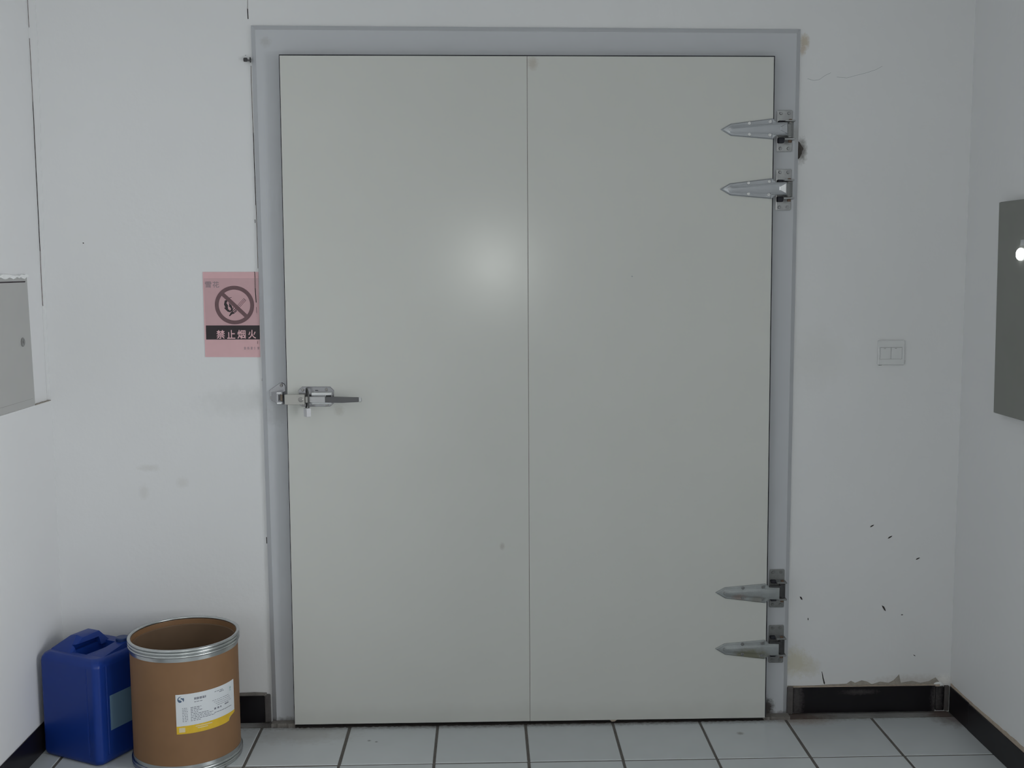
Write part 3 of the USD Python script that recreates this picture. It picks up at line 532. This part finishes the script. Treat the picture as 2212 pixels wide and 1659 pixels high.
# ---------------------------------------------------------------- fibre drum
DX, DY, DR, DH = -.9629, -.2548, .1661, .407
dm = thing('fibre_drum', (DX, DY, 0), 'open brown fibreboard drum with tin rims and a white and yellow label', 'drum')
part('drum_wall', lathe([(DR, .018), (DR, .400), (DR - .005, .400), (DR - .005, .018)], (DX, DY, 0), n=96), 'kraft', dm, smooth=30)
part('inner_lining', lathe([(DR - .0051, .016), (DR - .0051, .380), (DR - .0062, .384), (DR - .0085, .380), (DR - .0085, .016)], (DX, DY, 0), n=96), 'kraft_inner', dm, smooth=30)
part('drum_bottom', lathe([(0, .008), (DR - .004, .008), (DR - .004, .016), (0, .016)], (DX, DY, 0), n=64), 'kraft_inner', dm)
def bead(r0, z, rr, k=8): return [(r0 + rr * math.sin(a), z + rr * math.cos(a)) for a in np.linspace(0, math.pi, k)]
top = [(DR - .0035, .392), (DR - .0045, .4035)] + [(DR + .0010 + .0055 * math.cos(a), .4030 + .0045 * math.sin(a)) for a in np.linspace(math.pi, -.6, 12)] + bead(DR + .0022, .3935, .0042) + bead(DR + .0022, .3835, .0040) + [(DR + .0016, .3785), (DR + .0012, .3672), (DR - .0005, .3672), (DR - .0005, .392)]
part('top_rim', lathe(top, (DX, DY, 0), n=128), 'tin', dm, smooth=35)
bot = [(DR - .0005, .0375), (DR + .0012, .0375), (DR + .0016, .0260)] + bead(DR + .0022, .0215, .0040) + bead(DR + .0022, .0125, .0040) + [(DR + .0035, .0070), (DR + .0045, .0035), (DR + .0025, .0), (DR - .004, .0), (DR - .006, .006), (DR - .0005, .0080)]
part('bottom_rim', lathe(bot, (DX, DY, 0), n=128), 'tin', dm, smooth=35)
def wrap(poly, d0, d1, step=.008):
    """A polygon in (arc length from -y towards +x, z) laid on the drum between radii DR+d0 and DR+d1."""
    poly = poly if hasattr(poly, 'geom_type') else Polygon(poly)
    x0, _, x1, _ = poly.bounds; out = []; n = max(1, int(math.ceil((x1 - x0) / step))); e = np.linspace(x0, x1, n + 1)
    for a, b in zip(e[:-1], e[1:]):
        q = poly.intersection(sbox(a, -9, b, 9))
        for g in getattr(q, 'geoms', [q]):
            if g.geom_type != 'Polygon' or g.area < 1e-9: continue
            t = trimesh.creation.extrude_polygon(g, 1.0, engine='earcut'); v = np.array(t.vertices)
            th = v[:, 0] / DR; r = DR + d0 + v[:, 2] * (d1 - d0)
            out.append((np.c_[DX + r * np.sin(th), DY - r * np.cos(th), v[:, 1]], np.array(t.faces)))
    return join(*out)
def S(deg): return math.radians(deg + 90) * DR
a0, a1, at = S(-85.4), S(-14.2), S(-25)
lw = part('label', wrap([(a0, .1400), (S(-70), .1398), (S(-55), .1402), (S(-40), .1404), (S(-30), .1408), (at, .1425), (S(-24), .150), (S(-22), .1535), (S(-18), .157), (a1, .1600), (a1, .2667), (a0, .2652)], -.0004, .0006), 'label_white', dm, label='white paper label with a yellow lower band')
part('yellow_band', wrap([(a0, .1400), (S(-70), .1398), (S(-55), .1402), (S(-40), .1404), (S(-30), .1408), (at, .1425), (S(-24.5), .152), (S(-22), .1540), (S(-18), .157), (a1, .1600), (a1, .1672), (S(-50), .1665), (a0, .1645)], -.0004, .0009), 'label_yellow', lw)
def patch(name, s0, s1, z0, z1, m, d=.0010): part(name, wrap(sbox(S(s0), z0, S(s1), z1), 0, d), m, lw)
part('cream_square', wrap(sbox(S(-82.5), .1465, S(-77.0), .1590).buffer(.001), 0, .0012), 'label_cream', lw)
part('cream_lines', wrap(unary_union([sbox(S(-66), .1585, S(-48), .1610), sbox(S(-64), .1525, S(-53), .1550)]), 0, .0012), 'label_cream', lw)
qc = (S(-80.1), .2492)
disc = Point(qc).buffer(.0098, 20)
sc = LineString(spline([(qc[0] + .0058, qc[1] + .0062, 0), (qc[0] - .001, qc[1] + .0060, 0), (qc[0] - .0045, qc[1] + .0020, 0), (qc[0] + .0020, qc[1] - .0010, 0), (qc[0] + .0045, qc[1] - .0050, 0), (qc[0] - .0010, qc[1] - .0110, 0)], 20)[:, :2]).buffer(.0021)
part('round_emblem', wrap(disc.difference(sc), 0, .0010, .004), 'ink_blue', lw, label='round blue emblem with a white curved stroke')
r_ = random.Random(9)
def words(s0, s1, z, h, lo=.004, hi=.012, gap=.0022, rgh=.3):
    out, s, e = [], S(s0), S(s1)
    while s < e:
        w = r_.uniform(lo, hi)
        out.append(sbox(s, z + r_.uniform(0, rgh) * h * .5, min(s + w, e), z + h)); s += w + gap * r_.uniform(.6, 1.6)
    return out
part('heading_print', wrap(unary_union(words(-66.5, -54, .2445, .0070, .0050, .0075, .0016) + words(-66.5, -58, .2365, .0022)), 0, .0010), 'ink_grey', lw, kind='stuff')
tx = []
for k in range(9):
    z = .2200 - .0052 * k
    tx += words(-79, -73.5, z, .0020, .002, .005) + words(-70.5, -70.5 + (11, 9, 12, 8, 20, 24, 22, 26, 10)[k], z, .0021, .003, .009)
for k in range(4): tx += words(-47 + 2 * k, -24 + k, .2270 - .0060 * k, .0013, .003, .010)
tx += words(-45, -36, .1975, .0060, .0060, .0070, .0035) + words(-31, -25, .2010, .0045, .005, .008, .001) + words(-45, -20, .1870, .0020, .006, .012, .001)
tx += words(-44, -33, .2530, .0018) + words(-38, -32, .2480, .0024)
part('small_print', wrap(unary_union(tx), 0, .0010), 'ink_grey', lw, kind='stuff')
part('corner_emblem', wrap(unary_union([Point(S(-21.5), .2470).buffer(.0035), sbox(S(-22.3), .236, S(-21.6), .245), sbox(S(-21.8), .2385, S(-20.2), .2400)]), 0, .0010), 'ink_green', lw)

# ---------------------------------------------------------------- blue jerrican
e1, e2 = np.array((.8908, -.4544)), np.array((.4544, .8908)); CO = np.array((-1.4370, -.2330)); CW, CD = .250, .235
def cl(m):
    """From the can's own axes (a along its front, b into its depth, z) to the room."""
    v, f = arr(m); w = CO + np.outer(v[:, 0], e1) + np.outer(v[:, 1], e2)
    return np.c_[w, v[:, 2]], f
cn = thing('jerrican', (*(CO + e1 * CW / 2 + e2 * CD / 2), 0), 'blue plastic jerrican with a moulded handle, in the left corner beside the drum', 'jerrican')
def plan(ins, r, cut=.010, n=6):
    """Outline of the can: a rectangle drawn in by ins, its corners cut and rounded."""
    q = sbox(ins, ins, CW - ins, CD - ins); c = cut + .004
    q = Polygon([(ins + c, ins), (CW - ins - c, ins), (CW - ins, ins + c), (CW - ins, CD - ins - c), (CW - ins - c, CD - ins), (ins + c, CD - ins), (ins, CD - ins - c), (ins, ins + c)])
    return np.array(q.buffer(-r, join_style=2).buffer(r, quad_segs=n).exterior.coords[:-1])
lv_ = [(.016, .000), (.007, .003), (.002, .010), (.000, .020), (.000, .315), (.002, .326), (.008, .336), (.018, .342), (.022, .3425)]
body = hull([(x, y, z) for ins, z in lv_[:2] for x, y in plan(ins, .012)] + [(x, y, z) for ins, z in lv_[2:] for x, y in plan(ins, .016)])
# vertical grooves beside the near corner
for a, b in ((CW - .040, -.0045), (CW + .0040, .040)):
    body = body - hull([(a + .0060 * math.cos(t), b + .0060 * math.sin(t), z) for t in np.linspace(0, 6.28, 10) for z in (.03, .318)])
body = body - hull([(a, b, z) for (a, b) in ((.098, .036), (.172, .036), (.178, .190), (.098, .190)) for z in (.40,)] + [(a, b, .306) for (a, b) in ((.106, .052), (.160, .052), (.162, .170), (.106, .170))])
part('can_body', cl(body), 'can_blue', cn, smooth=32)
hd = hull([(a, b, .335) for a, b in ((.018, .028), (.110, .030), (.118, .195), (.024, .200))] + [(.022, .040, .346), (.102, .040, .349)] + [(a, b, z) for a, b, z in ((.050, .092, .376), (.078, .090, .3815), (.100, .094, .374), (.050, .165, .376), (.098, .165, .376))])
hd = hd - hull([(a, b, z) for b in (.056, .155) for a, z in ((.082, .330), (.16, .330), (.16, .360), (.092, .360))])
part('handle', cl(hd), 'can_blue', cn, smooth=20)
pad = hull([(a, b, .338) for a, b in ((.180, .030), (.232, .030), (.232, .200), (.180, .200))] + [(a, b, z) for a, b, z in ((.188, .060, .346), (.222, .060, .346), (.222, .185, .362), (.188, .185, .362))])
part('shoulder', cl(pad), 'can_blue', cn, smooth=25)
cp = lathe([(0, .345), (.021, .345), (.021, .366), (.019, .369), (0, .369)], (.200, .165, 0), n=24)
part('screw_cap', cl(cp), 'can_cap_blue', cn, smooth=30)
part('label', cl(bx(CW - .001, CW + .0006, .052, .165, .105, .2185)), 'can_label', cn, label='pale blue paper label')
